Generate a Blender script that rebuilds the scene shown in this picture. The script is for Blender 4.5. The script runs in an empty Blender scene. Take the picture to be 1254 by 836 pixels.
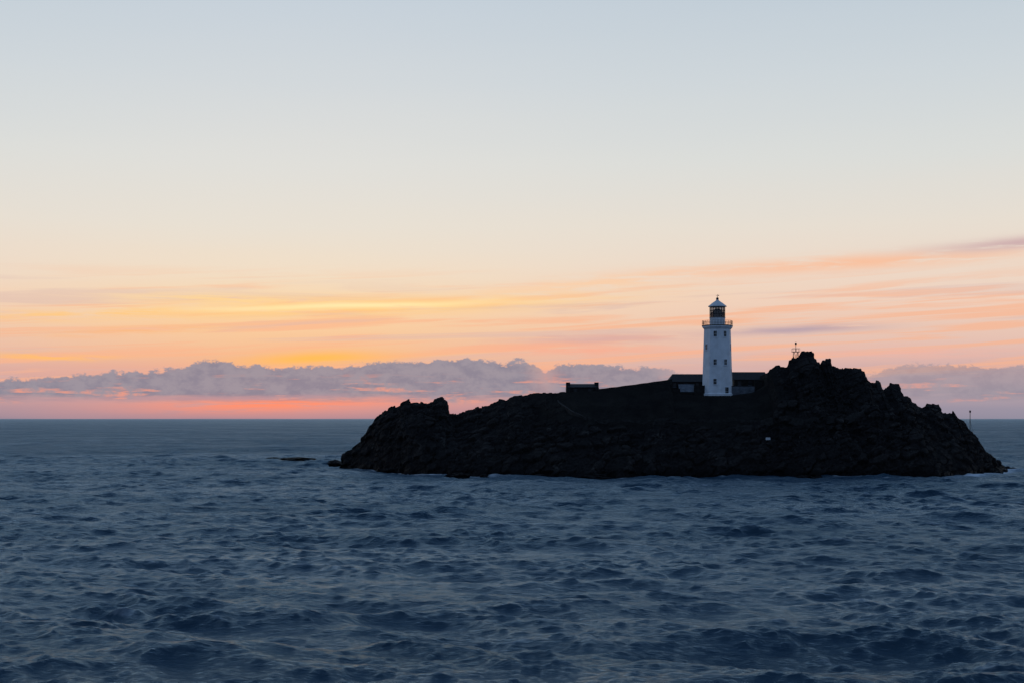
import bpy, math, random
import numpy as np
from mathutils import Vector
rng=np.random.default_rng(7); random.seed(7)
F=1742.0; CH=15.0
scene=bpy.context.scene
def X_(px,Y): return (px-627.0)*Y/F
def Z_(py,Y): return CH+(512.0-py)*Y/F
def lin(c):
    return tuple(((v/255)/12.92 if v/255<=0.04045 else ((v/255+0.055)/1.055)**2.4) for v in c)+(1.0,)

# ---------------------------------------------------------------- numpy noise
def _h(ix,iy,iz,seed):
    h=(ix*374761393+iy*668265263+iz*1274126177+seed*974634777)&0xFFFFFFFF
    h=((h^(h>>13))*1274126177)&0xFFFFFFFF
    h=((h^(h>>16))*668265263)&0xFFFFFFFF
    return ((h^(h>>15))&0xFFFFFF)/float(0xFFFFFF)
def vnoise(x,y,z,seed=0):
    ix=np.floor(x).astype(np.int64);iy=np.floor(y).astype(np.int64);iz=np.floor(z).astype(np.int64)
    fx=x-ix;fy=y-iy;fz=z-iz
    fx=fx*fx*(3-2*fx);fy=fy*fy*(3-2*fy);fz=fz*fz*(3-2*fz)
    r=0
    for dx in (0,1):
        for dy in (0,1):
            for dz in (0,1):
                w=(fx if dx else 1-fx)*(fy if dy else 1-fy)*(fz if dz else 1-fz)
                r=r+w*_h(ix+dx,iy+dy,iz+dz,seed)
    return r*2-1
def fbm(x,y,z,o=4,seed=0):
    a=1;s=0;t=0
    for i in range(o):
        s=s+a*vnoise(x+17*i,y-9*i,z+5*i,seed+i);t+=a;a*=0.5;x=x*2.03;y=y*2.03;z=z*2.03
    return s/t
def voro(x,y,z,seed=0):
    ix=np.floor(x).astype(np.int64);iy=np.floor(y).astype(np.int64);iz=np.floor(z).astype(np.int64)
    f1=np.full(x.shape,9.0);f2=np.full(x.shape,9.0);val=np.zeros(x.shape)
    for dx in (-1,0,1):
        for dy in (-1,0,1):
            for dz in (-1,0,1):
                a,b,c=ix+dx,iy+dy,iz+dz
                d=np.sqrt((a+_h(a,b,c,seed)-x)**2+(b+_h(a,b,c,seed+1)-y)**2+(c+_h(a,b,c,seed+2)-z)**2)
                v=_h(a,b,c,seed+3)
                closer=d<f1
                f2=np.where(closer,f1,np.minimum(f2,d))
                val=np.where(closer,v,val);f1=np.where(closer,d,f1)
    return f1,f2,val

def grid_mesh(name,P,attrs=None,smooth=True):
    R,C,_=P.shape
    me=bpy.data.meshes.new(name)
    idx=np.arange(R*C).reshape(R,C)
    q=np.stack([idx[:-1,:-1],idx[:-1,1:],idx[1:,1:],idx[1:,:-1]],-1).reshape(-1,4)
    me.vertices.add(R*C); me.vertices.foreach_set("co",P.reshape(-1).astype(np.float32))
    me.loops.add(q.size); me.loops.foreach_set("vertex_index",q.reshape(-1).astype(np.int32))
    me.polygons.add(len(q)); me.polygons.foreach_set("loop_start",np.arange(0,q.size,4,dtype=np.int32))
    me.polygons.foreach_set("loop_total",np.full(len(q),4,dtype=np.int32))
    me.polygons.foreach_set("use_smooth",np.full(len(q),smooth))
    for k,v in (attrs or {}).items():
        a=me.attributes.new(k,'FLOAT','POINT'); a.data.foreach_set("value",v.reshape(-1).astype(np.float32))
    me.update(calc_edges=True); me.validate()
    ob=bpy.data.objects.new(name,me); scene.collection.objects.link(ob)
    return ob

# ---------------------------------------------------------------- node helpers
class N:
    def __init__(s,tree): s.t=tree; s.n=tree.nodes; s.l=tree.links
    def new(s,t,**k):
        n=s.n.new(t)
        for a,b in k.items(): setattr(n,a,b)
        return n
    def put(s,sock,v):
        if v is None: return
        if isinstance(v,bpy.types.NodeSocket): s.l.new(v,sock)
        else: sock.default_value=v
    def m(s,op,a,b=None,c=None,clamp=False):
        n=s.new('ShaderNodeMath',operation=op,use_clamp=clamp)
        s.put(n.inputs[0],a); s.put(n.inputs[1],b); s.put(n.inputs[2],c); return n.outputs[0]
    def mix(s,f,a,b,bt='MIX'):
        n=s.new('ShaderNodeMix',data_type='RGBA',blend_type=bt)
        s.put(n.inputs[0],f); s.put(n.inputs[6],a); s.put(n.inputs[7],b); return n.outputs[2]
    def sm(s,v,a,b,lo=0.0,hi=1.0):
        n=s.new('ShaderNodeMapRange',interpolation_type='SMOOTHSTEP')
        s.put(n.inputs[0],v)
        n.inputs[1].default_value=a;n.inputs[2].default_value=b;n.inputs[3].default_value=lo;n.inputs[4].default_value=hi
        return n.outputs[0]
    def comb(s,x,y,z=0.0):
        n=s.new('ShaderNodeCombineXYZ'); s.put(n.inputs[0],x);s.put(n.inputs[1],y);s.put(n.inputs[2],z); return n.outputs[0]
    def noise(s,vec,scale,detail=3,rough=0.5,dist=0.0):
        n=s.new('ShaderNodeTexNoise'); s.put(n.inputs['Vector'],vec)
        n.inputs['Scale'].default_value=scale;n.inputs['Detail'].default_value=detail
        n.inputs['Roughness'].default_value=rough;n.inputs['Distortion'].default_value=dist
        return n.outputs[0]
    def ramp(s,v,stops,interp='LINEAR'):
        n=s.new('ShaderNodeValToRGB'); s.put(n.inputs[0],v); cr=n.color_ramp; cr.interpolation=interp
        stops=sorted(stops,key=lambda a:a[0])
        cr.elements[0].position=stops[0][0];cr.elements[0].color=stops[0][1]
        cr.elements[1].position=stops[-1][0];cr.elements[1].color=stops[-1][1]
        for p,c in stops[1:-1]:
            e=cr.elements.new(p); e.color=c
        return n.outputs[0]

def mat(name,color,rough=0.7,var=0.25,scale=1.5,bump=0.0,metal=0.0):
    m=bpy.data.materials.new(name); m.use_nodes=True; t=N(m.node_tree)
    b=m.node_tree.nodes['Principled BSDF']
    tc=t.new('ShaderNodeTexCoord').outputs['Object']
    n=t.noise(tc,scale,5,0.6)
    a=tuple(c*(1-var) for c in color)+(1,); d=tuple(min(1,c*(1+var)) for c in color)+(1,)
    t.put(b.inputs['Base Color'],t.mix(t.sm(n,0.3,0.7),a,d))
    b.inputs['Roughness'].default_value=rough; b.inputs['Metallic'].default_value=metal
    b.inputs['Specular IOR Level'].default_value=0.25
    if bump:
        bp=t.new('ShaderNodeBump'); bp.inputs['Strength'].default_value=bump; bp.inputs['Distance'].default_value=0.1
        t.put(bp.inputs['Height'],t.noise(tc,scale*4,4)); t.put(b.inputs['Normal'],bp.outputs[0])
    return m

# ================================================================ SKY (world)
w=bpy.data.worlds.new("World"); scene.world=w; w.use_nodes=True
w.node_tree.nodes.clear(); t=N(w.node_tree)
out=t.new('ShaderNodeOutputWorld'); bg=t.new('ShaderNodeBackground'); t.l.new(bg.outputs[0],out.inputs[0])
sep=t.new('ShaderNodeSeparateXYZ'); t.l.new(t.new('ShaderNodeTexCoord').outputs['Generated'],sep.inputs[0])
sx,sy,sz=sep.outputs
hyp=t.m('MAXIMUM',t.m('SQRT',t.m('ADD',t.m('MULTIPLY',sx,sx),t.m('MULTIPLY',sy,sy))),0.001)
u=t.m('ARCTAN2',sx,sy); v=t.m('DIVIDE',sz,hyp)
U=lambda px: math.atan((px-627)/F)
V=lambda py,px=627: (512-py)/F*math.cos(U(px))
def P_(py): 
    tn=(512-py)/F; return math.sqrt(max(0,tn/math.sqrt(1+tn*tn)))
zc=t.m('MAXIMUM',sz,0.0)
wob=t.noise(t.comb(t.m('MULTIPLY',u,4.0),t.m('MULTIPLY',v,40.0)),1.0,3)
p=t.m('SQRT',t.m('MAXIMUM',t.m('ADD',zc,t.m('MULTIPLY',t.m('SUBTRACT',wob,0.5),0.010)),0.0))
up=[(0.64,lin((165,188,206))),(0.76,lin((128,156,188))),(1.0,lin((92,122,162)))]
warm=t.ramp(p,[(P_(y),lin(c)) for y,c in [(512,(166,134,146)),(506,(190,142,146)),(492,(218,154,146)),(460,(234,170,146)),(430,(243,190,148)),(400,(246,204,160)),(370,(245,213,174)),(330,(238,221,199)),(280,(230,223,211)),(200,(222,222,218)),(100,(209,215,219)),(0,(197,208,218))]]+up)
cool=t.ramp(p,[(P_(y),lin(c)) for y,c in [(512,(138,136,154)),(500,(154,146,162)),(480,(180,160,168)),(455,(208,172,170)),(430,(226,189,177)),(400,(233,199,182)),(370,(238,208,189)),(330,(235,217,201)),(280,(230,221,209)),(200,(218,220,217)),(100,(205,213,218)),(0,(193,205,215))]]+up)
back=t.ramp(p,[(0.0,lin((84,100,128))),(0.2,lin((104,118,146))),(0.45,lin((120,142,170))),(0.7,lin((118,144,176))),(1.0,lin((92,122,162)))])
du=t.m('DIVIDE',t.m('SUBTRACT',u,U(370)),0.21)
wf=t.m('EXPONENT',t.m('MULTIPLY',t.m('MULTIPLY',du,du),-1.0))
col=t.mix(wf,cool,warm)
st=t.noise(t.comb(t.m('MULTIPLY',u,5.0),t.m('MULTIPLY',t.m('SUBTRACT',v,t.m('MULTIPLY',u,0.05)),130.0),3.0),1.0,4,0.6,0.4)
band=t.m('MULTIPLY',t.sm(v,V(500),V(450)),t.sm(v,V(320),V(380)))
col=t.mix(t.m('MULTIPLY',t.m('MULTIPLY',t.sm(st,0.48,0.62),band),0.66),col,lin((248,180,142)))
st2=t.noise(t.comb(t.m('MULTIPLY',u,4.0),t.m('MULTIPLY',t.m('SUBTRACT',v,t.m('MULTIPLY',u,0.03)),95.0),9.0),1.0,4,0.6,0.5)
col=t.mix(t.m('MULTIPLY',t.m('MULTIPLY',t.sm(st2,0.52,0.66),band),0.45),col,lin((212,182,178)))
sn=t.noise(t.comb(t.m('MULTIPLY',u,22.0),t.m('MULTIPLY',v,260.0),1.0),1.0,5,0.65,0.3)
sw=t.noise(t.comb(t.m('MULTIPLY',u,12.0),0.0,4.0),1.0,3)
def streak(col,a,b,wpx,c,strength,lo=0.35,hi=0.6,bow=0.0):
    ua,ub=U(a[0]),U(b[0]); va,vb=V(a[1],a[0]),V(b[1],b[0])
    l=t.m('DIVIDE',t.m('SUBTRACT',u,ua),ub-ua)
    vc=t.m('ADD',t.m('MULTIPLY_ADD',l,vb-va,va),t.m('MULTIPLY',t.m('SUBTRACT',sw,0.5),0.006))
    d=t.m('DIVIDE',t.m('SUBTRACT',v,vc),wpx/F)
    g=t.m('EXPONENT',t.m('MULTIPLY',t.m('MULTIPLY',d,d),-1.0))
    e=t.m('SUBTRACT',t.m('MULTIPLY',l,2.0),1.0); e2=t.m('MULTIPLY',e,e)
    win=t.m('EXPONENT',t.m('MULTIPLY',e2,-1.6))
    k=t.m('MULTIPLY',t.m('MULTIPLY',g,win),t.m('MULTIPLY',t.sm(sn,lo,hi),strength))
    return t.mix(k,col,lin(c))
col=streak(col,(100,386),(780,362),11,(255,204,126),0.85,0.22,0.58)
col=streak(col,(130,362),(420,370),6,(255,214,146),0.75,0.35,0.55)
col=streak(col,(200,380),(660,368),3.6,(255,232,172),1.0,0.15,0.40)
col=streak(col,(-60,388),(260,380),6,(254,200,126),0.9)
col=streak(col,(0,408),(330,400),5,(248,186,132),0.8)
col=streak(col,(-60,434),(160,437),4,(255,190,112),1.0)
col=streak(col,(270,442),(500,436),8,(255,188,92),1.0,0.2,0.45)
col=streak(col,(560,362),(900,330),8,(250,205,165),0.75)
col=streak(col,(760,338),(1350,300),9,(248,192,158),0.95,0.25,0.55)
col=streak(col,(1120,307),(1400,286),7,(206,176,176),1.0,0.2,0.5)
col=streak(col,(860,408),(1090,400),5,(182,160,172),0.9,0.2,0.5)
col=streak(col,(600,417),(880,412),6,(214,170,166),0.8,0.25,0.55)
col=streak(col,(900,432),(1300,430),8,(238,180,164),0.7,0.3,0.6)
col=streak(col,(560,425),(860,430),8,(247,172,146),0.8,0.3,0.6)
col=streak(col,(170,497),(510,489),9,(254,142,108),1.0,0.32,0.52)
col=streak(col,(620,462),(760,460),7,(238,160,140),0.9,0.2,0.5)
# cumulus bank low over the sea
tops=[(-300,460),(0,463),(60,460),(130,456),(190,452),(225,449),(245,441),(262,437),(278,441),(296,447),(350,448),(420,448),(470,441),(520,441),(560,437),(600,440),(655,444),(668,456),(682,444),(740,445),(800,449),(835,458),(900,470),(1040,460),(1100,446),(1180,444),(1260,447),(1500,455)]
un=t.m('ADD',u,0.5)
T=t.ramp(un,[(U(a)+0.5,(V(b,a)*15,)*3+(1,)) for a,b in tops])
T=t.m('DIVIDE',T,15.0)
lump=t.noise(t.comb(t.m('MULTIPLY',u,70.0),t.m('MULTIPLY',v,105.0),2.0),1.0,6,0.66)
edge=t.m('SUBTRACT',t.m('ADD',T,t.m('MULTIPLY',t.m('SUBTRACT',lump,0.50),0.020)),v)
top=t.sm(edge,0.0,0.0022)
ragged=t.noise(t.comb(t.m('MULTIPLY',u,16.0),t.m('MULTIPLY',v,190.0),7.0),1.0,5,0.62)
bot=t.sm(t.m('ADD',v,t.m('MULTIPLY',t.m('SUBTRACT',ragged,0.5),0.016)),V(495),V(482))
dens=t.ramp(un,[(U(a)+0.5,(b,)*3+(1,)) for a,b in [(-300,.8),(0,.98),(640,.98),(668,.65),(690,.95),(800,.88),(850,.35),(1040,.3),(1100,.6),(1260,.6)]])
cm=t.m('MULTIPLY',t.m('MULTIPLY',top,bot),dens)
inner=t.sm(ragged,0.53,0.60)
lowc=t.mix(t.m('MULTIPLY',t.m('MULTIPLY',inner,t.sm(v,V(452),V(474))),0.85),lin((131,131,149)),lin((238,156,134)))
cc=t.mix(t.sm(lump,0.36,0.62),lowc,lin((149,145,158)))
cc=t.mix(t.m('MULTIPLY',t.sm(edge,0.002,0.0),0.3),cc,lin((180,162,166)))
col=t.mix(cm,col,cc)
col=streak(col,(-60,488),(560,485),3,(180,146,156),0.7,0.3,0.5)
bf=t.sm(sy,0.45,-0.25)
col=t.mix(bf,col,back)
sky=t.new('ShaderNodeTexSky',sky_type='NISHITA'); sky.sun_disc=False
sky.sun_elevation=math.radians(1.0); sky.sun_rotation=math.radians(-8)
add=t.mix(0.002,col,sky.outputs[0],'ADD')
t.l.new(add,bg.inputs[0]); bg.inputs[1].default_value=1.0

# faint last light from where the sun has gone
sd=bpy.data.lights.new("sun","SUN"); sd.energy=0.01; sd.angle=math.radians(10); sd.color=(1,0.62,0.42)
so=bpy.data.objects.new("sun",sd); scene.collection.objects.link(so)
dirv=Vector((math.sin(math.radians(-8)),math.cos(math.radians(-8)),math.tan(math.radians(2))))
so.rotation_euler=dirv.to_track_quat('Z','Y').to_euler()

# ================================================================ ISLAND
prof=[(410,590,434),(421,572,432),(424,553,432),(432,548,431),(440,541,428),(450,532,426),(455,520,424),(460,512,423),(470,503,421),(480,498,419),(490,495,417),(500,490,415),(512,489,414),(522,491,413),(535,489,412),(545,488,411),(548,492,410),(550.5,505,410),(560,505,409),(575,501,407),(590,497,405),(602,493,403),(612,488,402),(620,489,401),(630,484,400),(645,482,399),(660,481,398),(678,481,397),(690,480,396),(735,478,394),(755,476,393),(800,472,392),(818,469,392),(824,482,391),(860,484,391),(897,484,391),(925,480,391),(938,472,391),(941,453,392),(950,447,392),(963,448,392),(965,441,392),(969,440,392),(971,437,392),(978,437,392),(981,432,392),(996,430,392),(998,440,392),(1005,443,392),(1008,438,392),(1017,439,392),(1020,449,392),(1030,455,392),(1035,451,392),(1058,453,392),(1062,464,394),(1076,467,394),(1082,477,394),(1089,468,395),(1101,470,395),(1104,484,396),(1112,484,396),(1118,493,397),(1128,499,398),(1135,496,398),(1150,498,400),(1155,505,400),(1166,503,401),(1172,512,403),(1182,518,404),(1190,530,405),(1198,538,406),(1207,551,408),(1215,560,410),(1224,569,411),(1230,576,412),(1245,592,413)]
pX=np.array([X_(a,Y) for a,b,Y in prof]);pZ=np.array([Z_(b,Y) for a,b,Y in prof]);pY=np.array([Y for a,b,Y in prof],float)
shore=[(405,434),(422,428),(450,414),(480,398),(520,384),(580,373),(640,367),(720,363),(800,364),(870,365),(960,362),(1060,363),(1150,364),(1190,374),(1215,392),(1232,408),(1245,411)]
sX=np.array([X_(a,Y) for a,Y in shore]);sYv=np.array([Y for a,Y in shore],float)
ampx=np.array([X_(a,400) for a in [400,548,600,680,700,930,945,1010,1060,1110,1240]])
ampv=np.array([1.0,1.0,.75,.5,.10,.10,.9,1.0,.9,1.0,1.0])
nx=1150
xs=np.linspace(X_(412,435),X_(1243,413),nx)
tf=np.concatenate([np.linspace(0,1,190),1+np.linspace(0,1,40)[1:]**1.6,2+np.linspace(0,1,40)[1:]])
TT,XX=np.meshgrid(tf,xs,indexing='ij')
Yf=np.interp(XX,sX,sYv)-4+1.8*vnoise(XX/4,XX*0,XX*0,3)+2.4*vnoise(XX/14,XX*0,XX*0,4)
tfr=np.clip(TT,0,1)
warp=(1-tfr)*(5.0*fbm(XX/12,TT*3,XX*0,3,20))
Xw=XX+warp
ea=np.interp(XX,ampx,ampv)
Ye=np.interp(XX,pX,pY); H=np.interp(Xw,pX,pZ)
# bedded blocks break the brow into steps
ix=np.floor(XX/2.3+0.4*vnoise(XX/1.7,TT*2,XX*0,77)).astype(np.int64); ix2=np.floor(XX/0.95+3).astype(np.int64)
step=(_h(ix,ix*0,ix*0,501)-.5)*1.3+(_h(ix2,ix2*0,ix2*0,502)-.5)*0.7
H=H+np.where(H>1,step*np.clip(ea-.1,0,1)*0.95,0)
Yf=np.minimum(Yf,Ye-2)
pl=np.clip(TT-1,0,1);bk=np.clip(TT-2,0,1)
depth=np.interp(XX,[xs[0],xs[0]+25,X_(700,395),X_(1120,395),xs[-1]],[4,10,24,24,3])
YY=Yf+(Ye-Yf)*tfr+depth*pl+35*bk
f=np.interp(tfr,[0,.09,.14,.22,.4,.5,.62,.68,.8,.92,1],[-.12,-.03,.10,.22,.40,.53,.65,.70,.82,.91,1.0])
f2=np.interp(tfr,[0,.09,.14,.22,.35,.5,.7,.85,1],[-.12,-.03,.14,.34,.58,.74,.87,.94,1.0])
k=np.clip((XX-X_(520,410))/12,0,1)
f=f*k+f2*(1-k)
gully=fbm(XX/7,TT*1.2,XX*0,4,140)
ZZ=H*(f+0.12*gully*np.sin(math.pi*tfr)*np.where(TT<1,1,0))
ZZ=np.where(H>0,ZZ,H)
ZZ=ZZ-np.sqrt(pl)*np.interp(XX,[X_(600,400),X_(690,396),X_(940,392),X_(948,392),X_(1200,405)],[4.5,0.0,0.0,11.0,6.0])-bk*(np.maximum(H,0)+5)
P=np.stack([XX,YY,ZZ],-1)
gu=np.gradient(P,axis=1);gv=np.gradient(P,axis=0)
nr=np.cross(gu,gv);nr/=np.linalg.norm(nr,axis=-1,keepdims=True)+1e-9
rocky=np.clip((0.62-tfr)/0.12,0,1)
rocky=np.maximum(rocky,np.clip(1-(XX-X_(600,400))/10,0,1)); 
A=np.where(TT<=1,ea+(1.15-ea)*rocky*(1-np.clip((tfr-.9)/.1,0,1)),ea)
A=np.where(TT>1.02,np.minimum(ea,0.5),A)
rim=np.exp(-((TT-1.0)/0.12)**2)
A=A*(1-0.6*rim)
x,y,z=P[...,0],P[...,1],P[...,2]
xr=x*0.9+z*0.45; zr=z*0.9-x*0.35
f1,ff2,va=voro(xr/4.2,y/3.0,zr/1.9,11)
g1,gg2,vb=voro(xr/1.9,y/1.4,zr/0.8,51)
big=fbm(x/9,y/9,z/7,4,70)
cmask=np.clip(fbm(x/11,y/11,z/11,3,400)*2+0.6,0.15,1)
d=A*(1.3*(va-.5)*np.clip((ff2-f1)/.12,0,1)+0.7*cmask*(vb-.5)*np.clip((gg2-g1)/.15,0,1)+0.7*big+0.15*fbm(x/.9,y/.9,z/.9,2,90)-0.3*np.clip(1-(ff2-f1)/.12,0,1))
P=P+nr*d[...,None]
cav=np.clip(0.5+0.5*(va-.5)+0.5*(vb-.5)+0.3*big,0,1)
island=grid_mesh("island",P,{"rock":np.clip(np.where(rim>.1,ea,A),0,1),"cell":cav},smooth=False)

m=bpy.data.materials.new("rock_and_turf"); m.use_nodes=True; t=N(m.node_tree); b=m.node_tree.nodes['Principled BSDF']
geo=t.new('ShaderNodeNewGeometry'); pos=geo.outputs['Position']
ra=t.new('ShaderNodeAttribute',attribute_name='rock').outputs['Fac']
ce=t.new('ShaderNodeAttribute',attribute_name='cell').outputs['Fac']
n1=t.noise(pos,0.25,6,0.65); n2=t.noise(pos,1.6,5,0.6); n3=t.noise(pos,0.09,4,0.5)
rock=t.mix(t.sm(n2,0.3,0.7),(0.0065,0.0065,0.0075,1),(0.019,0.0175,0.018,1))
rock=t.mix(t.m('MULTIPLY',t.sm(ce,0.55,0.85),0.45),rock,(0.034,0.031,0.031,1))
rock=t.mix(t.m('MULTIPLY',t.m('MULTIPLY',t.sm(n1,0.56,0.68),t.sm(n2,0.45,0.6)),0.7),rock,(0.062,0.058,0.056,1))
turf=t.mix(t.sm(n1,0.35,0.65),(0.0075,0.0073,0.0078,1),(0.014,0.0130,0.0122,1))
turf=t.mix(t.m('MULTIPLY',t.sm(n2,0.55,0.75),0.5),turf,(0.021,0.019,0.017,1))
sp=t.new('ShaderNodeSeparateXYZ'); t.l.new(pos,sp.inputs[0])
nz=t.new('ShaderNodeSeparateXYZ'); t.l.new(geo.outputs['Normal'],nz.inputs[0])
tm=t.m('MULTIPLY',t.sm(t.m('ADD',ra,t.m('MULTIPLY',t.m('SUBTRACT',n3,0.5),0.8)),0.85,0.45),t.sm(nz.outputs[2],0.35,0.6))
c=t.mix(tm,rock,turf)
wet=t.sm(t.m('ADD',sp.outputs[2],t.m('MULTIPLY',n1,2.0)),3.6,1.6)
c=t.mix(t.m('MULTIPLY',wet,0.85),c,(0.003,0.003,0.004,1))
t.put(b.inputs['Base Color'],c)
b.inputs['Specular IOR Level'].default_value=0.06
t.put(b.inputs['Roughness'],t.m('SUBTRACT',0.92,t.m('MULTIPLY',wet,0.3)))
bp=t.new('ShaderNodeBump'); bp.inputs['Strength'].default_value=0.7; bp.inputs['Distance'].default_value=0.35
t.put(bp.inputs['Height'],t.noise(pos,2.2,6,0.7)); t.put(b.inputs['Normal'],bp.outputs[0])
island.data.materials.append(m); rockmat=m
bpy.context.view_layer.update()

def sight(px,py):
    """first point of the island met by the line of sight with this bearing/elevation from the headland"""
    dv=Vector(((px-627)/F,1,(512-py)/F)).normalized()
    ok,loc,no,i=island.ray_cast(Vector((0,0,CH)),dv)
    return loc if ok else None
def ground(xx,yy):
    ok,loc,no,i=island.ray_cast(Vector((xx,yy,120)),Vector((0,0,-1)))
    return loc.z if ok else 0.0

# ================================================================ SEA
half=math.radians(26)
th=np.concatenate([np.linspace(-math.pi,-half,60)[:-1],np.linspace(-half,half,1000),np.linspace(half,math.pi,60)[1:]])
r=[2,10,22,34,44,52,58]
rr=62.0
while rr<4500: r.append(rr); rr*=1.0+(0.0020 if rr<600 else 0.0042)
while rr<90000: r.append(rr); rr*=1.08
r=np.array(r)
RR,TH=np.meshgrid(r,th,indexing='ij')
SX=RR*np.sin(TH);SY=RR*np.cos(TH)
spac=np.gradient(r)[:,None]*np.ones_like(TH)
spac=np.where(np.abs(TH)>half*1.01,np.maximum(spac,RR*0.08),spac)
DX=np.zeros_like(SX);DY=np.zeros_like(SX);DZ=np.zeros_like(SX);miss=np.zeros_like(SX);DS=np.zeros_like(SX)
NW=96
patch=1+0.45*fbm(SX/30,SY/60,SX*0,3,200)
patch2=np.clip(1+0.7*fbm(SX/16,SY/18,SX*0,3,240),0.4,1.7)
for i in range(NW):
    lam=0.55*(30/0.55)**((i+rng.random())/NW)
    kk=2*math.pi/lam
    th0=math.radians(-108+rng.normal()*(40 if lam<5 else 30))
    ak=0.041*(1.15 if lam<4 else 1.05)
    if lam>10: ak*=0.66
    if lam>18: ak*=0.75
    a=ak/kk; ph=rng.random()*6.283
    cx,cy=math.cos(th0),math.sin(th0)
    wgt=np.clip((lam/spac-2.0)/1.8,0,1)
    ang=kk*(cx*SX+cy*SY)+ph
    pp=patch2 if lam<6 else patch
    s=np.sin(ang)*wgt*a*pp; co=np.cos(ang)*wgt*a*pp
    DZ+=s; DX+=cx*co*0.95; DY+=cy*co*0.95
    if lam<7: DS+=s
    miss+=(1-wgt**2)*ak*ak/2
SP=np.stack([SX+DX,SY+DY,DZ],-1)
dsh=np.interp(SX,sX,sYv)-SY
inside=(SX>sX[0]-14)&(SX<sX[-1]+22)
wx=np.interp(SX,[X_(400,420),X_(430,420),X_(480,400),X_(570,375),X_(640,370),X_(1000,364),X_(1060,364),X_(1180,370),X_(1215,385),X_(1300,400)],[.15,.5,.7,.6,.18,.15,.3,.45,.9,.5])
fo=np.where(inside,np.exp(-np.abs(dsh-2)/5.0),0)*wx
fo=np.clip(fo*(1.1+1.4*fbm(SX/3.5,SY/7,SX*0,4,300)),0,1)
crest_glint=np.clip((DS/0.075-1.0)/2.2,0,1)*np.clip(0.4+1.5*fbm(SX/2.2,SY/1.6,SX*0,4,350),0,1)*0.28  # highlights on short-wave crests, painted in with the pale foam colour
sea=grid_mesh("sea",SP,{"foam_and_glint":fo+crest_glint,"miss":miss})
m=bpy.data.materials.new("sea_water"); m.use_nodes=True; t=N(m.node_tree); t.n.clear()
pos=t.new('ShaderNodeNewGeometry').outputs['Position']
fa=t.new('ShaderNodeAttribute',attribute_name='foam_and_glint').outputs['Fac']
mi=t.new('ShaderNodeAttribute',attribute_name='miss').outputs['Fac']
ps=t.new('ShaderNodeSeparateXYZ'); t.l.new(pos,ps.inputs[0])
al=t.m('ADD',t.m('MULTIPLY',ps.outputs[0],-.31),t.m('MULTIPLY',ps.outputs[1],-.95))
ac=t.m('SUBTRACT',t.m('MULTIPLY',ps.outputs[0],.95),t.m('MULTIPLY',ps.outputs[1],.31))
r1=t.noise(t.comb(t.m('MULTIPLY',ac,0.55),t.m('MULTIPLY',al,1.35),0.0),1.5,6,0.66,0.35)
r2=t.noise(t.comb(t.m('MULTIPLY',ac,0.4),al,5.0),0.11,6,0.7,0.3)
gust=t.noise(t.comb(t.m('MULTIPLY',ps.outputs[0],0.4),ps.outputs[1],0.0),0.012,10,0.76)
gs=t.sm(gust,0.38,0.62)
fn=t.noise(pos,1.8,5,0.7)
fm=t.sm(t.m('MULTIPLY',fa,t.m('ADD',fn,0.5)),0.10,0.75)
rms=t.m('SQRT',t.m('MAXIMUM',mi,0.0))
bp=t.new('ShaderNodeBump'); bp.inputs['Strength'].default_value=1.0; bp.inputs['Distance'].default_value=1.0
t.put(bp.inputs['Height'],t.m('ADD',t.m('MULTIPLY',r1,0.24),t.m('MULTIPLY',t.m('MULTIPLY',r2,rms),9.0)))
fr=t.new('ShaderNodeFresnel'); fr.inputs[0].default_value=1.333; t.l.new(bp.outputs[0],fr.inputs[1])
fac=t.m('MULTIPLY',fr.outputs[0],t.m('SUBTRACT',1.0,t.m('MULTIPLY',rms,1.5)))
df=t.new('ShaderNodeBsdfDiffuse'); t.put(df.inputs[0],t.mix(gs,(0.007,0.023,0.044,1),(0.016,0.041,0.068,1))); 
gl_=t.new('ShaderNodeBsdfGlossy'); t.put(gl_.inputs[0],t.mix(gs,(0.40,0.575,0.73,1),(0.66,0.83,0.97,1)))
t.put(gl_.inputs['Roughness'],t.m('ADD',0.09,t.m('MULTIPLY',t.m('SQRT',rms),0.48)))
t.l.new(bp.outputs[0],gl_.inputs['Normal'])
ms=t.new('ShaderNodeMixShader'); t.l.new(fac,ms.inputs[0]); t.l.new(df.outputs[0],ms.inputs[1]); t.l.new(gl_.outputs[0],ms.inputs[2])
fd=t.new('ShaderNodeBsdfDiffuse'); fd.inputs[0].default_value=(0.50,0.57,0.65,1)
ms2=t.new('ShaderNodeMixShader'); t.l.new(fm,ms2.inputs[0]); t.l.new(ms.outputs[0],ms2.inputs[1]); t.l.new(fd.outputs[0],ms2.inputs[2])
o=t.new('ShaderNodeOutputMaterial'); t.l.new(ms2.outputs[0],o.inputs[0])
sea.data.materials.append(m)

# ================================================================ mesh helpers
def emp(name,loc=(0,0,0),rot=0):
    e=bpy.data.objects.new(name,None); e.location=loc; e.rotation_euler=(0,0,rot); scene.collection.objects.link(e); return e
def meshob(name,vs,fs,mt,parent=None,smooth=False,bevel=0):
    me=bpy.data.meshes.new(name); me.from_pydata([tuple(a) for a in vs],[],fs); me.update()
    ob=bpy.data.objects.new(name,me); scene.collection.objects.link(ob); me.materials.append(mt)
    if smooth:
        for q in me.polygons:q.use_smooth=True
    if parent: ob.parent=parent
    if bevel:
        bm=ob.modifiers.new("bevel",'BEVEL'); bm.width=bevel; bm.segments=2
    return ob
def boxd(x0,x1,y0,y1,z0,z1):
    vs=[(x0,y0,z0),(x1,y0,z0),(x1,y1,z0),(x0,y1,z0),(x0,y0,z1),(x1,y0,z1),(x1,y1,z1),(x0,y1,z1)]
    return vs,[(3,2,1,0),(4,5,6,7),(0,1,5,4),(1,2,6,5),(2,3,7,6),(3,0,4,7)]
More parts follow.
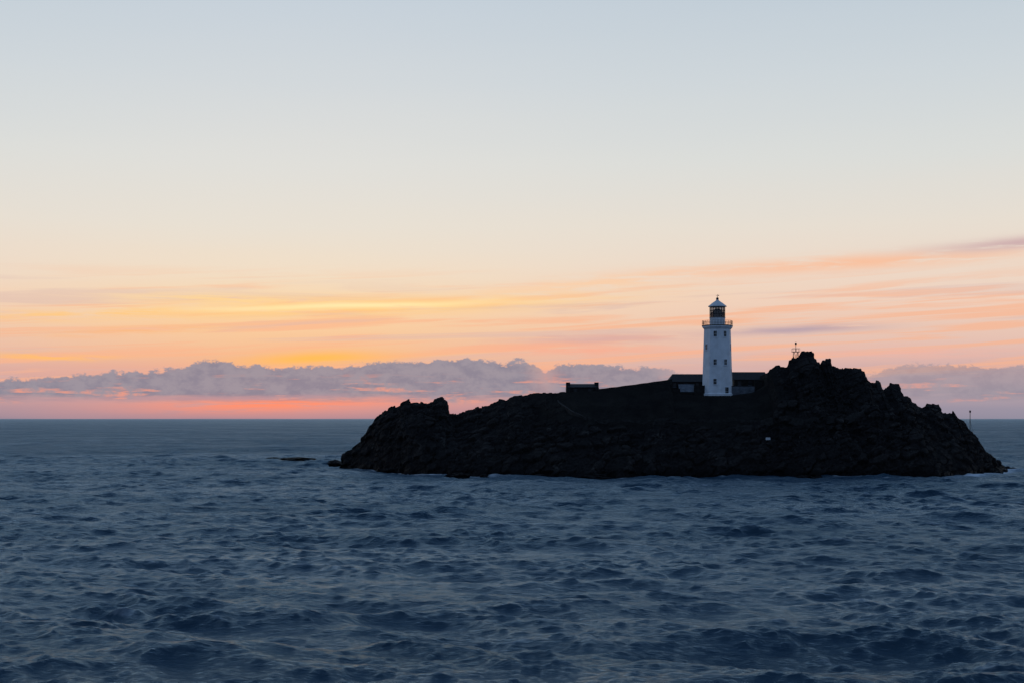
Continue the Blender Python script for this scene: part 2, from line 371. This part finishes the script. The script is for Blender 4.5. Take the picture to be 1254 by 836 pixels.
def box(name,x0,x1,y0,y1,z0,z1,mt,parent=None,bevel=0):
    vs,fs=boxd(x0,x1,y0,y1,z0,z1); return meshob(name,vs,fs,mt,parent,bevel=bevel)
def boxes(name,lst,mt,parent=None):
    V_,F_=[],[]
    for bx in lst:
        vs,fs=boxd(*bx); o=len(V_); V_+=vs; F_+=[tuple(i+o for i in f) for f in fs]
    return meshob(name,V_,F_,mt,parent)
def lathe(name,prf,n,mt,parent=None,rot=0,smooth=False):
    vs=[];fs=[]
    for rad,z in prf:
        for i in range(n):
            a=rot+2*math.pi*i/n; vs.append((rad*math.cos(a),rad*math.sin(a),z))
    for j in range(len(prf)-1):
        for i in range(n):
            fs.append((j*n+i,j*n+(i+1)%n,(j+1)*n+(i+1)%n,(j+1)*n+i))
    fs.append(tuple(range(n))[::-1]); fs.append(tuple((len(prf)-1)*n+i for i in range(n)))
    return meshob(name,vs,fs,mt,parent,smooth)
def rods(name,segs,rad,mt,parent=None,n=6):
    vs=[];fs=[]
    for a,b_ in segs:
        a=Vector(a);b_=Vector(b_);q=(b_-a).to_track_quat('Z','Y');o=len(vs)
        for pt in (a,b_):
            for i in range(n):
                an=2*math.pi*i/n; vs.append(pt+q@Vector((rad*math.cos(an),rad*math.sin(an),0)))
        for i in range(n): fs.append((o+i,o+(i+1)%n,o+n+(i+1)%n,o+n+i))
        fs.append(tuple(o+i for i in range(n))[::-1]);fs.append(tuple(o+n+i for i in range(n)))
    return meshob(name,vs,fs,mt,parent)

white=mat("white_render",(0.60,0.65,0.72),0.8,0.10,0.5,0.1)
whitem=mat("white_metal_paint",(0.5,0.53,0.57),0.5,0.05,2)
dark=mat("dark_iron",(0.02,0.02,0.023),0.5,0.2,3)
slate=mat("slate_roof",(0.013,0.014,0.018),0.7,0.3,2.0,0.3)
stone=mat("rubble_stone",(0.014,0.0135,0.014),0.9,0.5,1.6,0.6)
greyw=mat("weathered_limewash",(0.085,0.10,0.125),0.85,0.35,0.9,0.2)
pane=mat("window_pane",(0.015,0.017,0.02),0.15,0.1,1)
lensm=mat("lens_brass",(0.05,0.05,0.045),0.35,0.2,3)
gl=bpy.data.materials.new("lantern_glass"); gl.use_nodes=True; t=N(gl.node_tree); t.n.clear()
o=t.new('ShaderNodeOutputMaterial'); tr=t.new('ShaderNodeBsdfTransparent'); tr.inputs[0].default_value=(0.5,0.54,0.58,1); gs=t.new('ShaderNodeBsdfGlossy'); gs.inputs['Roughness'].default_value=0.05
mx=t.new('ShaderNodeMixShader'); mx.inputs[0].default_value=0.08; t.l.new(tr.outputs[0],mx.inputs[1]);t.l.new(gs.outputs[0],mx.inputs[2]);t.l.new(mx.outputs[0],o.inputs[0])

# ================================================================ LIGHTHOUSE
LY=397.0; LX=X_(878.5,LY); LZ=Z_(484,LY)
zz=lambda py:Z_(py,LY)-LZ
L=emp("lighthouse",(LX,LY,LZ),math.radians(5))
c8=1/math.cos(math.pi/8)
o8=0.0 # a corner of the octagon faces the headland
rb,rt=3.98,3.5
lathe("tower",[(rb*c8+.25,-3),(rb*c8+.25,0.5),(rb*c8+.02,0.7),(rt*c8,zz(403.5)),(rt*c8+.12,zz(403)),(rt*c8+.45,zz(401.2)),(rt*c8+.55,zz(401)),(rt*c8+.55,zz(399.6))],8,white,L,o8)
lathe("gallery_deck",[(rt*c8+.62,zz(399.6)+.003),(rt*c8+.62,zz(398.6))],8,dark,L,o8)
pr=rt*c8+.52; gz=zz(398.6); seg=[];pts=[]
for i in range(8):
    a=Vector((pr*math.cos(i*math.pi/4),pr*math.sin(i*math.pi/4),0)); b2=Vector((pr*math.cos((i+1)*math.pi/4),pr*math.sin((i+1)*math.pi/4),0))
    for kx in range(4):
        q=a.lerp(b2,kx/4); seg.append((q+Vector((0,0,gz)),q+Vector((0,0,gz+1.25))))
    for hz in (.45,.85,1.25): seg.append((a+Vector((0,0,gz+hz)),b2+Vector((0,0,gz+hz))))
rods("gallery_railing",seg,0.04,dark,L,5)
lathe("murette",[(2.15,gz),(2.15,zz(389.5)-.15),(2.3,zz(389.5)-.1),(2.3,zz(389.5))],16,white,L)
z0,z1=zz(389.5),zz(376)
lathe("lantern_glazing",[(2.08,z0+.01),(2.08,z1-.01)],16,gl,L)
seg=[]
for i in range(16):
    a=i*math.pi/8; q=Vector((2.12*math.cos(a),2.12*math.sin(a),0)); q2=Vector((2.12*math.cos(a+math.pi/8),2.12*math.sin(a+math.pi/8),0))
    seg.append((q+Vector((0,0,z0)),q+Vector((0,0,z1))))
    for hz in (z0+(z1-z0)*.33,z0+(z1-z0)*.66,z1-.05): seg.append((q+Vector((0,0,hz)),q2+Vector((0,0,hz))))
rods("glazing_bars",seg,0.08,dark,L,5)
lathe("lens",[(0.6,z0),(0.8,z0+.5),(1.3,z0+.9),(1.45,z0+1.5),(1.2,z0+2.1),(0.6,z0+2.6)],16,lensm,L,smooth=True)
lathe("lantern_inner_drum",[(1.95,z0+.1),(1.95,z0+1.6)],16,dark,L)  # closed dark drum behind the lower panes, all the way round
hz=z1
lathe("lantern_roof",[(2.15,hz-.02),(2.6,hz+.02),(2.6,hz+.2),(2.3,hz+.4),(1.5,hz+1.05),(0.75,hz+1.55),(0.42,hz+1.8),(0.4,hz+2.0)],16,whitem,L)
lathe("ball_finial",[(0.05,hz+1.95),(0.3,hz+2.05),(0.4,hz+2.3),(0.3,hz+2.55),(0.08,hz+2.65),(0.05,hz+3.5)],12,dark,L,smooth=True)
boxes("weather_vane",[(-.45,.35,-.03,.03,hz+3.15,hz+3.22),(.25,.45,-.035,.035,hz+3.05,hz+3.32)],dark,L)
def rad(z): return rb+(rt-rb)*max(0,(z-.7))/(zz(403.5)-.7)
def window(face,py,wd=0.85,ht=1.5,nm="window",off=0):
    a=-math.pi/2+face*math.pi/4+(math.pi/8)
    z=zz(py); R=rad(z)
    e=bpy.data.objects.new(nm,None);scene.collection.objects.link(e);e.parent=L
    e.location=(R*math.cos(a),R*math.sin(a),z); e.rotation_euler=(0,0,a+math.pi/2)
    x0,x1=off-wd/2,off+wd/2
    box("pane",x0,x1,-0.06,.4,-ht/2,ht/2,pane,e)
    boxes("surround",[(x0-.16,x0,-.13,.3,-ht/2-.12,ht/2+.14),(x1,x1+.16,-.13,.3,-ht/2-.12,ht/2+.14),(x0,x1,-.13,.3,ht/2,ht/2+.14),(x0-.2,x1+.2,-.2,.3,-ht/2-.24,-ht/2-.12)],white,e)
    boxes("glazing_bar",[(off-.03,off+.03,-.09,-.05,-ht/2,ht/2),(x0,x1,-.092,-.05,-.03,.03)],whitem,e)
for fc,py in [(-1,409.5),(0,409.5),(1,425),(0,443.5),(-1,443.5),(-1,467),(-2,425),(1,455),(3,440),(4,420)]: window(fc,py)
window(0,480-1.0,1.1,2.3,"door",0.3)

# ================================================================ KEEPERS' BUILDINGS
def gable_house(name,px0,px1,Y,dep,zb,ze,zr,wallm,roofm,wins=0,rot=0,chim=None,hip=0):
    x0,x1=X_(px0,Y),X_(px1,Y); cx=(x0+x1)/2; hw=(x1-x0)/2
    E=emp(name,(cx,Y,0),rot)
    hd=dep
    vs=[(-hw,0,zb),(hw,0,zb),(hw,hd,zb),(-hw,hd,zb),(-hw,0,ze),(hw,0,ze),(hw,hd,ze),(-hw,hd,ze),(-hw+hip,hd/2,zr-.12),(hw,hd/2,zr-.12)]
    fs=[(0,1,5,4),(2,3,7,6),(1,2,6,9,5),(3,0,4,7),(4,8,7),(3,2,1,0)]
    meshob("walls",vs,fs,wallm,E)
    ov=.25; th_=.14; sl=(zr-ze)/(hd/2)
    rv=[(-hw-ov,-ov,ze-sl*ov),(hw+ov,-ov,ze-sl*ov),(hw+ov,hd/2,zr),(-hw-ov+hip,hd/2,zr),(hw+ov,hd+ov,ze-sl*ov),(-hw-ov,hd+ov,ze-sl*ov)]
    rv2=[(a,b,c-th_) for a,b,c in rv]
    meshob("roof",rv+rv2,[(0,1,2,3),(3,2,4,5),(9,8,7,6),(11,10,8,9),(0,6,7,1),(5,4,10,11),(0,3,9,6),(3,5,11,9),(1,7,8,2),(2,8,10,4)]+([(0,5,3)] if hip else []),roofm,E)
    for i in range(wins):
        wx=-hw+(i+.5)*2*hw/wins
        box("window_%d"%(i+1),wx-.45,wx+.45,-.04,.2,ze-1.7,ze-.6,pane,E)
        box("sill_%d"%(i+1),wx-.55,wx+.55,-.1,.1,ze-1.82,ze-1.7,greyw,E)
    if chim is not None:
        for cxp in chim:
            boxes("chimney",[(cxp-.4,cxp+.4,hd/2-.35,hd/2+.35,zr-.5,zr+.8),(cxp-.48,cxp+.48,hd/2-.43,hd/2+.43,zr+.8,zr+.95)],stone,E)
    return E
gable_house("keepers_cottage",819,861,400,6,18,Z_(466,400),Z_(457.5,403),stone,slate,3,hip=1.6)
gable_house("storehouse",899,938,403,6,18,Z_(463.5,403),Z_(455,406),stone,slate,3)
E=emp("oil_store",(X_(842,396),396,0))
hw=2.1; a0=Z_(479.5,396);a1=Z_(471,399)
meshob("walls",[(-hw,0,18),(hw,0,18),(hw,3,18),(-hw,3,18),(-hw,0,a0),(hw,0,a0),(hw,3,a1),(-hw,3,a1)],[(0,1,5,4),(1,2,6,5),(2,3,7,6),(3,0,4,7)],stone,E)
meshob("roof",[(-hw-.15,-.2,a0),(hw+.15,-.2,a0),(hw+.15,3.1,a1+.1),(-hw-.15,3.1,a1+.1),(-hw-.15,-.2,a0+.12),(hw+.15,-.2,a0+.12),(hw+.15,3.1,a1+.22),(-hw-.15,3.1,a1+.22)],[(3,2,1,0),(4,5,6,7),(0,1,5,4),(1,2,6,5),(2,3,7,6),(3,0,4,7)],greyw,E)
def wall(name,x0,x1,Y,zb,zt,mt,cop=True,th_=.5):
    E=emp(name,((x0+x1)/2,Y,0)); h=(x1-x0)/2
    box("wall_face",-h,h,0,th_,zb,zt,mt,E)
    if cop: box("coping",-h-.05,h+.05,-.06,th_+.06,zt,zt+.14,stone,E)
wall("compound_wall",X_(850,395.5),X_(863,395.5),395.5,18,Z_(472,395.5),stone)
wall("compound_wall",X_(895,396),X_(924,396),396,18,Z_(472.5,396),greyw)
wall("compound_wall",X_(924.3,396),X_(942,396),396,18,Z_(466,396),stone)
wall("compound_wall",X_(822,394),X_(833,394),394,18,Z_(476,394),stone)
# garden wall climbing the brow between the hut and the cottage
gx0,gx1=X_(733,395),X_(823,395); gz0,gz1=Z_(475.5,395),Z_(463.5,395)
E=emp("garden_wall",(gx0,395,0)); n=12; V2=[];F2=[]
for i in range(n+1):
    xx=(gx1-gx0)*i/n; zt=gz0+(gz1-gz0)*(i/n)**1.1+random.uniform(-.08,.08)
    V2+=[(xx,0,17),(xx,0,zt),(xx,.5,zt),(xx,.5,17)]
for i in range(n):
    for j in range(3): F2.append((i*4+j,(i+1)*4+j,(i+1)*4+j+1,i*4+j+1))
F2+=[(0,1,2,3),(n*4+3,n*4+2,n*4+1,n*4)]
meshob("wall_face",V2,F2,stone,E)

# small stone hut on the western shoulder
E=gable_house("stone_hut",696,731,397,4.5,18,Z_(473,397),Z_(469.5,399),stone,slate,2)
hwh=(X_(731,397)-X_(696,397))/2
for s,nm in ((-1,"gable_end_left"),(1,"gable_end_right")):
    xx0=s*hwh-.55 ; boxes(nm,[(xx0,xx0+1.1,-.3,4.8,18,Z_(474,397)),(xx0,xx0+1.1,.9,3.6,Z_(474,397),Z_(467.5,397))],stone,E)

# ================================================================ boundary wall on the slope
path=[(682,484),(684,494),(692,504),(704,511),(720,514.5),(750,515.5),(780,515.5),(830,515),(880,515.5),(930,515.5),(975,514.5),(1010,513),(1040,510),(1062,504),(1075,494),(1082,483)]
pts=[]
for i in range(len(path)-1):
    n=max(2,int(math.dist(path[i],path[i+1])/5))
    for j in range(n):
        a=path[i];b2=path[i+1];k_=j/n
        q=sight(a[0]+(b2[0]-a[0])*k_,a[1]+(b2[1]-a[1])*k_)
        if q: pts.append(q)
arr=np.array([tuple(q) for q in pts]); ker=np.ones(7)/7
for ax in (0,1):
    pad=np.pad(arr[:,ax],3,mode='edge'); arr[:,ax]=np.convolve(pad,ker,'valid')
gz_=np.array([ground(a[0],a[1]) for a in arr]); pad=np.pad(gz_,3,mode='edge'); gs_=np.convolve(pad,ker,'valid')
vs=[];fs=[]
for i,a in enumerate(arr):
    tg=arr[min(i+1,len(arr)-1)]-arr[max(i-1,0)]; nn=np.array([tg[1],-tg[0]]); nn/=np.linalg.norm(nn)+1e-9
    top=gs_[i]+0.5+random.uniform(-.15,.15)
    for s,zq in ((.28,gs_[i]-1.5),(.22,top),(-.22,top),(-.28,gs_[i]-1.5)):
        vs.append((a[0]+nn[0]*s,a[1]+nn[1]*s,zq))
for i in range(len(arr)-1):
    for j in range(3): fs.append((i*4+j,i*4+j+1,(i+1)*4+j+1,(i+1)*4+j))
wallstone=mat("drystone",(0.019,0.0185,0.019),0.9,0.5,1.2,0.6)
meshob("boundary_wall",vs,fs,wallstone)

# ================================================================ beacon mast on the tor
bx,by=X_(974,393),392.4; bz=ground(bx,by)
E=emp("beacon_mast",(bx,by,bz)); top=Z_(420,393)-bz; ph_=Z_(431,393)-bz
ph_=max(ph_,.8)
rods("legs",[((sxx*.9,syy*.9,-2.5),(sxx*.55,syy*.55,ph_)) for sxx in(-1,1) for syy in(-1,1)],.07,dark,E)
rods("bracing",[((-.8,-.8,0),(.55,-.55,ph_)),((.8,-.8,0),(-.55,-.55,ph_)),((-.8,.8,0),(.55,.55,ph_))],.045,dark,E)
box("platform",-1.0,1.0,-.9,.9,ph_,ph_+.12,dark,E)
rods("railing",[((a,c,ph_+.12),(a,c,ph_+.95)) for a in(-.95,0,.95) for c in(-.85,.85)]+[((-.95,c,ph_+.95),(.95,c,ph_+.95)) for c in(-.85,.85)]+[((a,-.85,ph_+.95),(a,.85,ph_+.95)) for a in(-.95,.95)],.04,dark,E)
rods("post",[((0,0,ph_),(0,0,top-.4))],.07,dark,E)
lathe("lamp",[(.1,top-.5),(.26,top-.45),(.26,top+.0),(.2,top+.15),(.05,top+.2)],10,dark,E)
q=sight(1188,528) or Vector((X_(1188,404),404,12))
mz=min(q.z,Z_(523,q.y))
E=emp("marker_post",(q.x,q.y,mz)); ht=Z_(502,q.y)-mz
rods("post",[((0,0,-1.5),(0,0,ht-.5))],.09,dark,E)
boxes("topmark",[(-.2,.2,-.2,.2,ht-.6,ht+.0)],dark,E)
rods("stays",[((0,0,ht*.6),(.9,.3,-.4)),((0,0,ht*.6),(-.9,.3,.3))],.025,dark,E)
q=sight(940.5,539.5)
E=emp("notice_board",q)
rods("posts",[((-.45,0,-.8),(-.45,0,.95)),((.45,0,-.8),(.45,0,.95))],.05,dark,E)
box("board",-.6,.6,-.1,-.04,.3,.95,whitem,E)

# ================================================================ half-tide rocks
def seastone(px,Y,wpx,hgt,dep,seed):
    nlat,nlon=26,60
    la=np.linspace(-math.pi/2,math.pi/2,nlat)[:,None]*np.ones((1,nlon+1)); lo=np.linspace(0,2*math.pi,nlon+1)[None,:]*np.ones((nlat,1))
    x=np.cos(la)*np.cos(lo);y=np.cos(la)*np.sin(lo);z=np.sin(la)
    wd=wpx*Y/F/2
    f1,f2,vv=voro(x*2+seed,y*2,z*2.2,seed*5+2)
    rr_=1+0.45*(vv-.5)+.45*fbm(x*1.7+seed,y*1.7,z*2,4,seed)
    Pq=np.stack([x*rr_*wd,y*rr_*dep,z*rr_*hgt-.15*hgt],-1)
    Pq[:,-1]=Pq[:,0]
    ob=grid_mesh("sea_rock",Pq,{"rock":np.ones_like(x),"cell":vv},smooth=False); ob.data.materials.append(rockmat)
    ob.location=(X_(px,Y),Y,0)
for i,a in enumerate([(362,512,46,1.1,4),(334,530,16,.6,3),(404,455,18,1.2,3),(414,446,20,2.0,4),(560,361,28,1.3,2),(548,362,10,.8,1.5),(593,367,12,.8,1.5),(985,356,24,.9,2),(1001,357,16,.7,2),(428,428,24,2.2,4),(730,361,40,.9,2),(660,364,30,.8,2),(1216,386,22,1.3,3),(475,398,26,1.4,3)]):
    seastone(a[0],a[1],a[2],a[3],a[4],i+3)

# ================================================================ camera
cd=bpy.data.cameras.new("camera"); cd.lens=F/1254*36; cd.sensor_width=36; cd.sensor_fit='HORIZONTAL'
cd.shift_y=94/1254; cd.clip_start=0.5; cd.clip_end=200000
co=bpy.data.objects.new("camera",cd); scene.collection.objects.link(co); co.location=(0,0,CH); co.rotation_euler=(math.pi/2,0,0)
scene.camera=co
scene.view_settings.view_transform='Standard'; scene.view_settings.look='None'; scene.view_settings.exposure=0
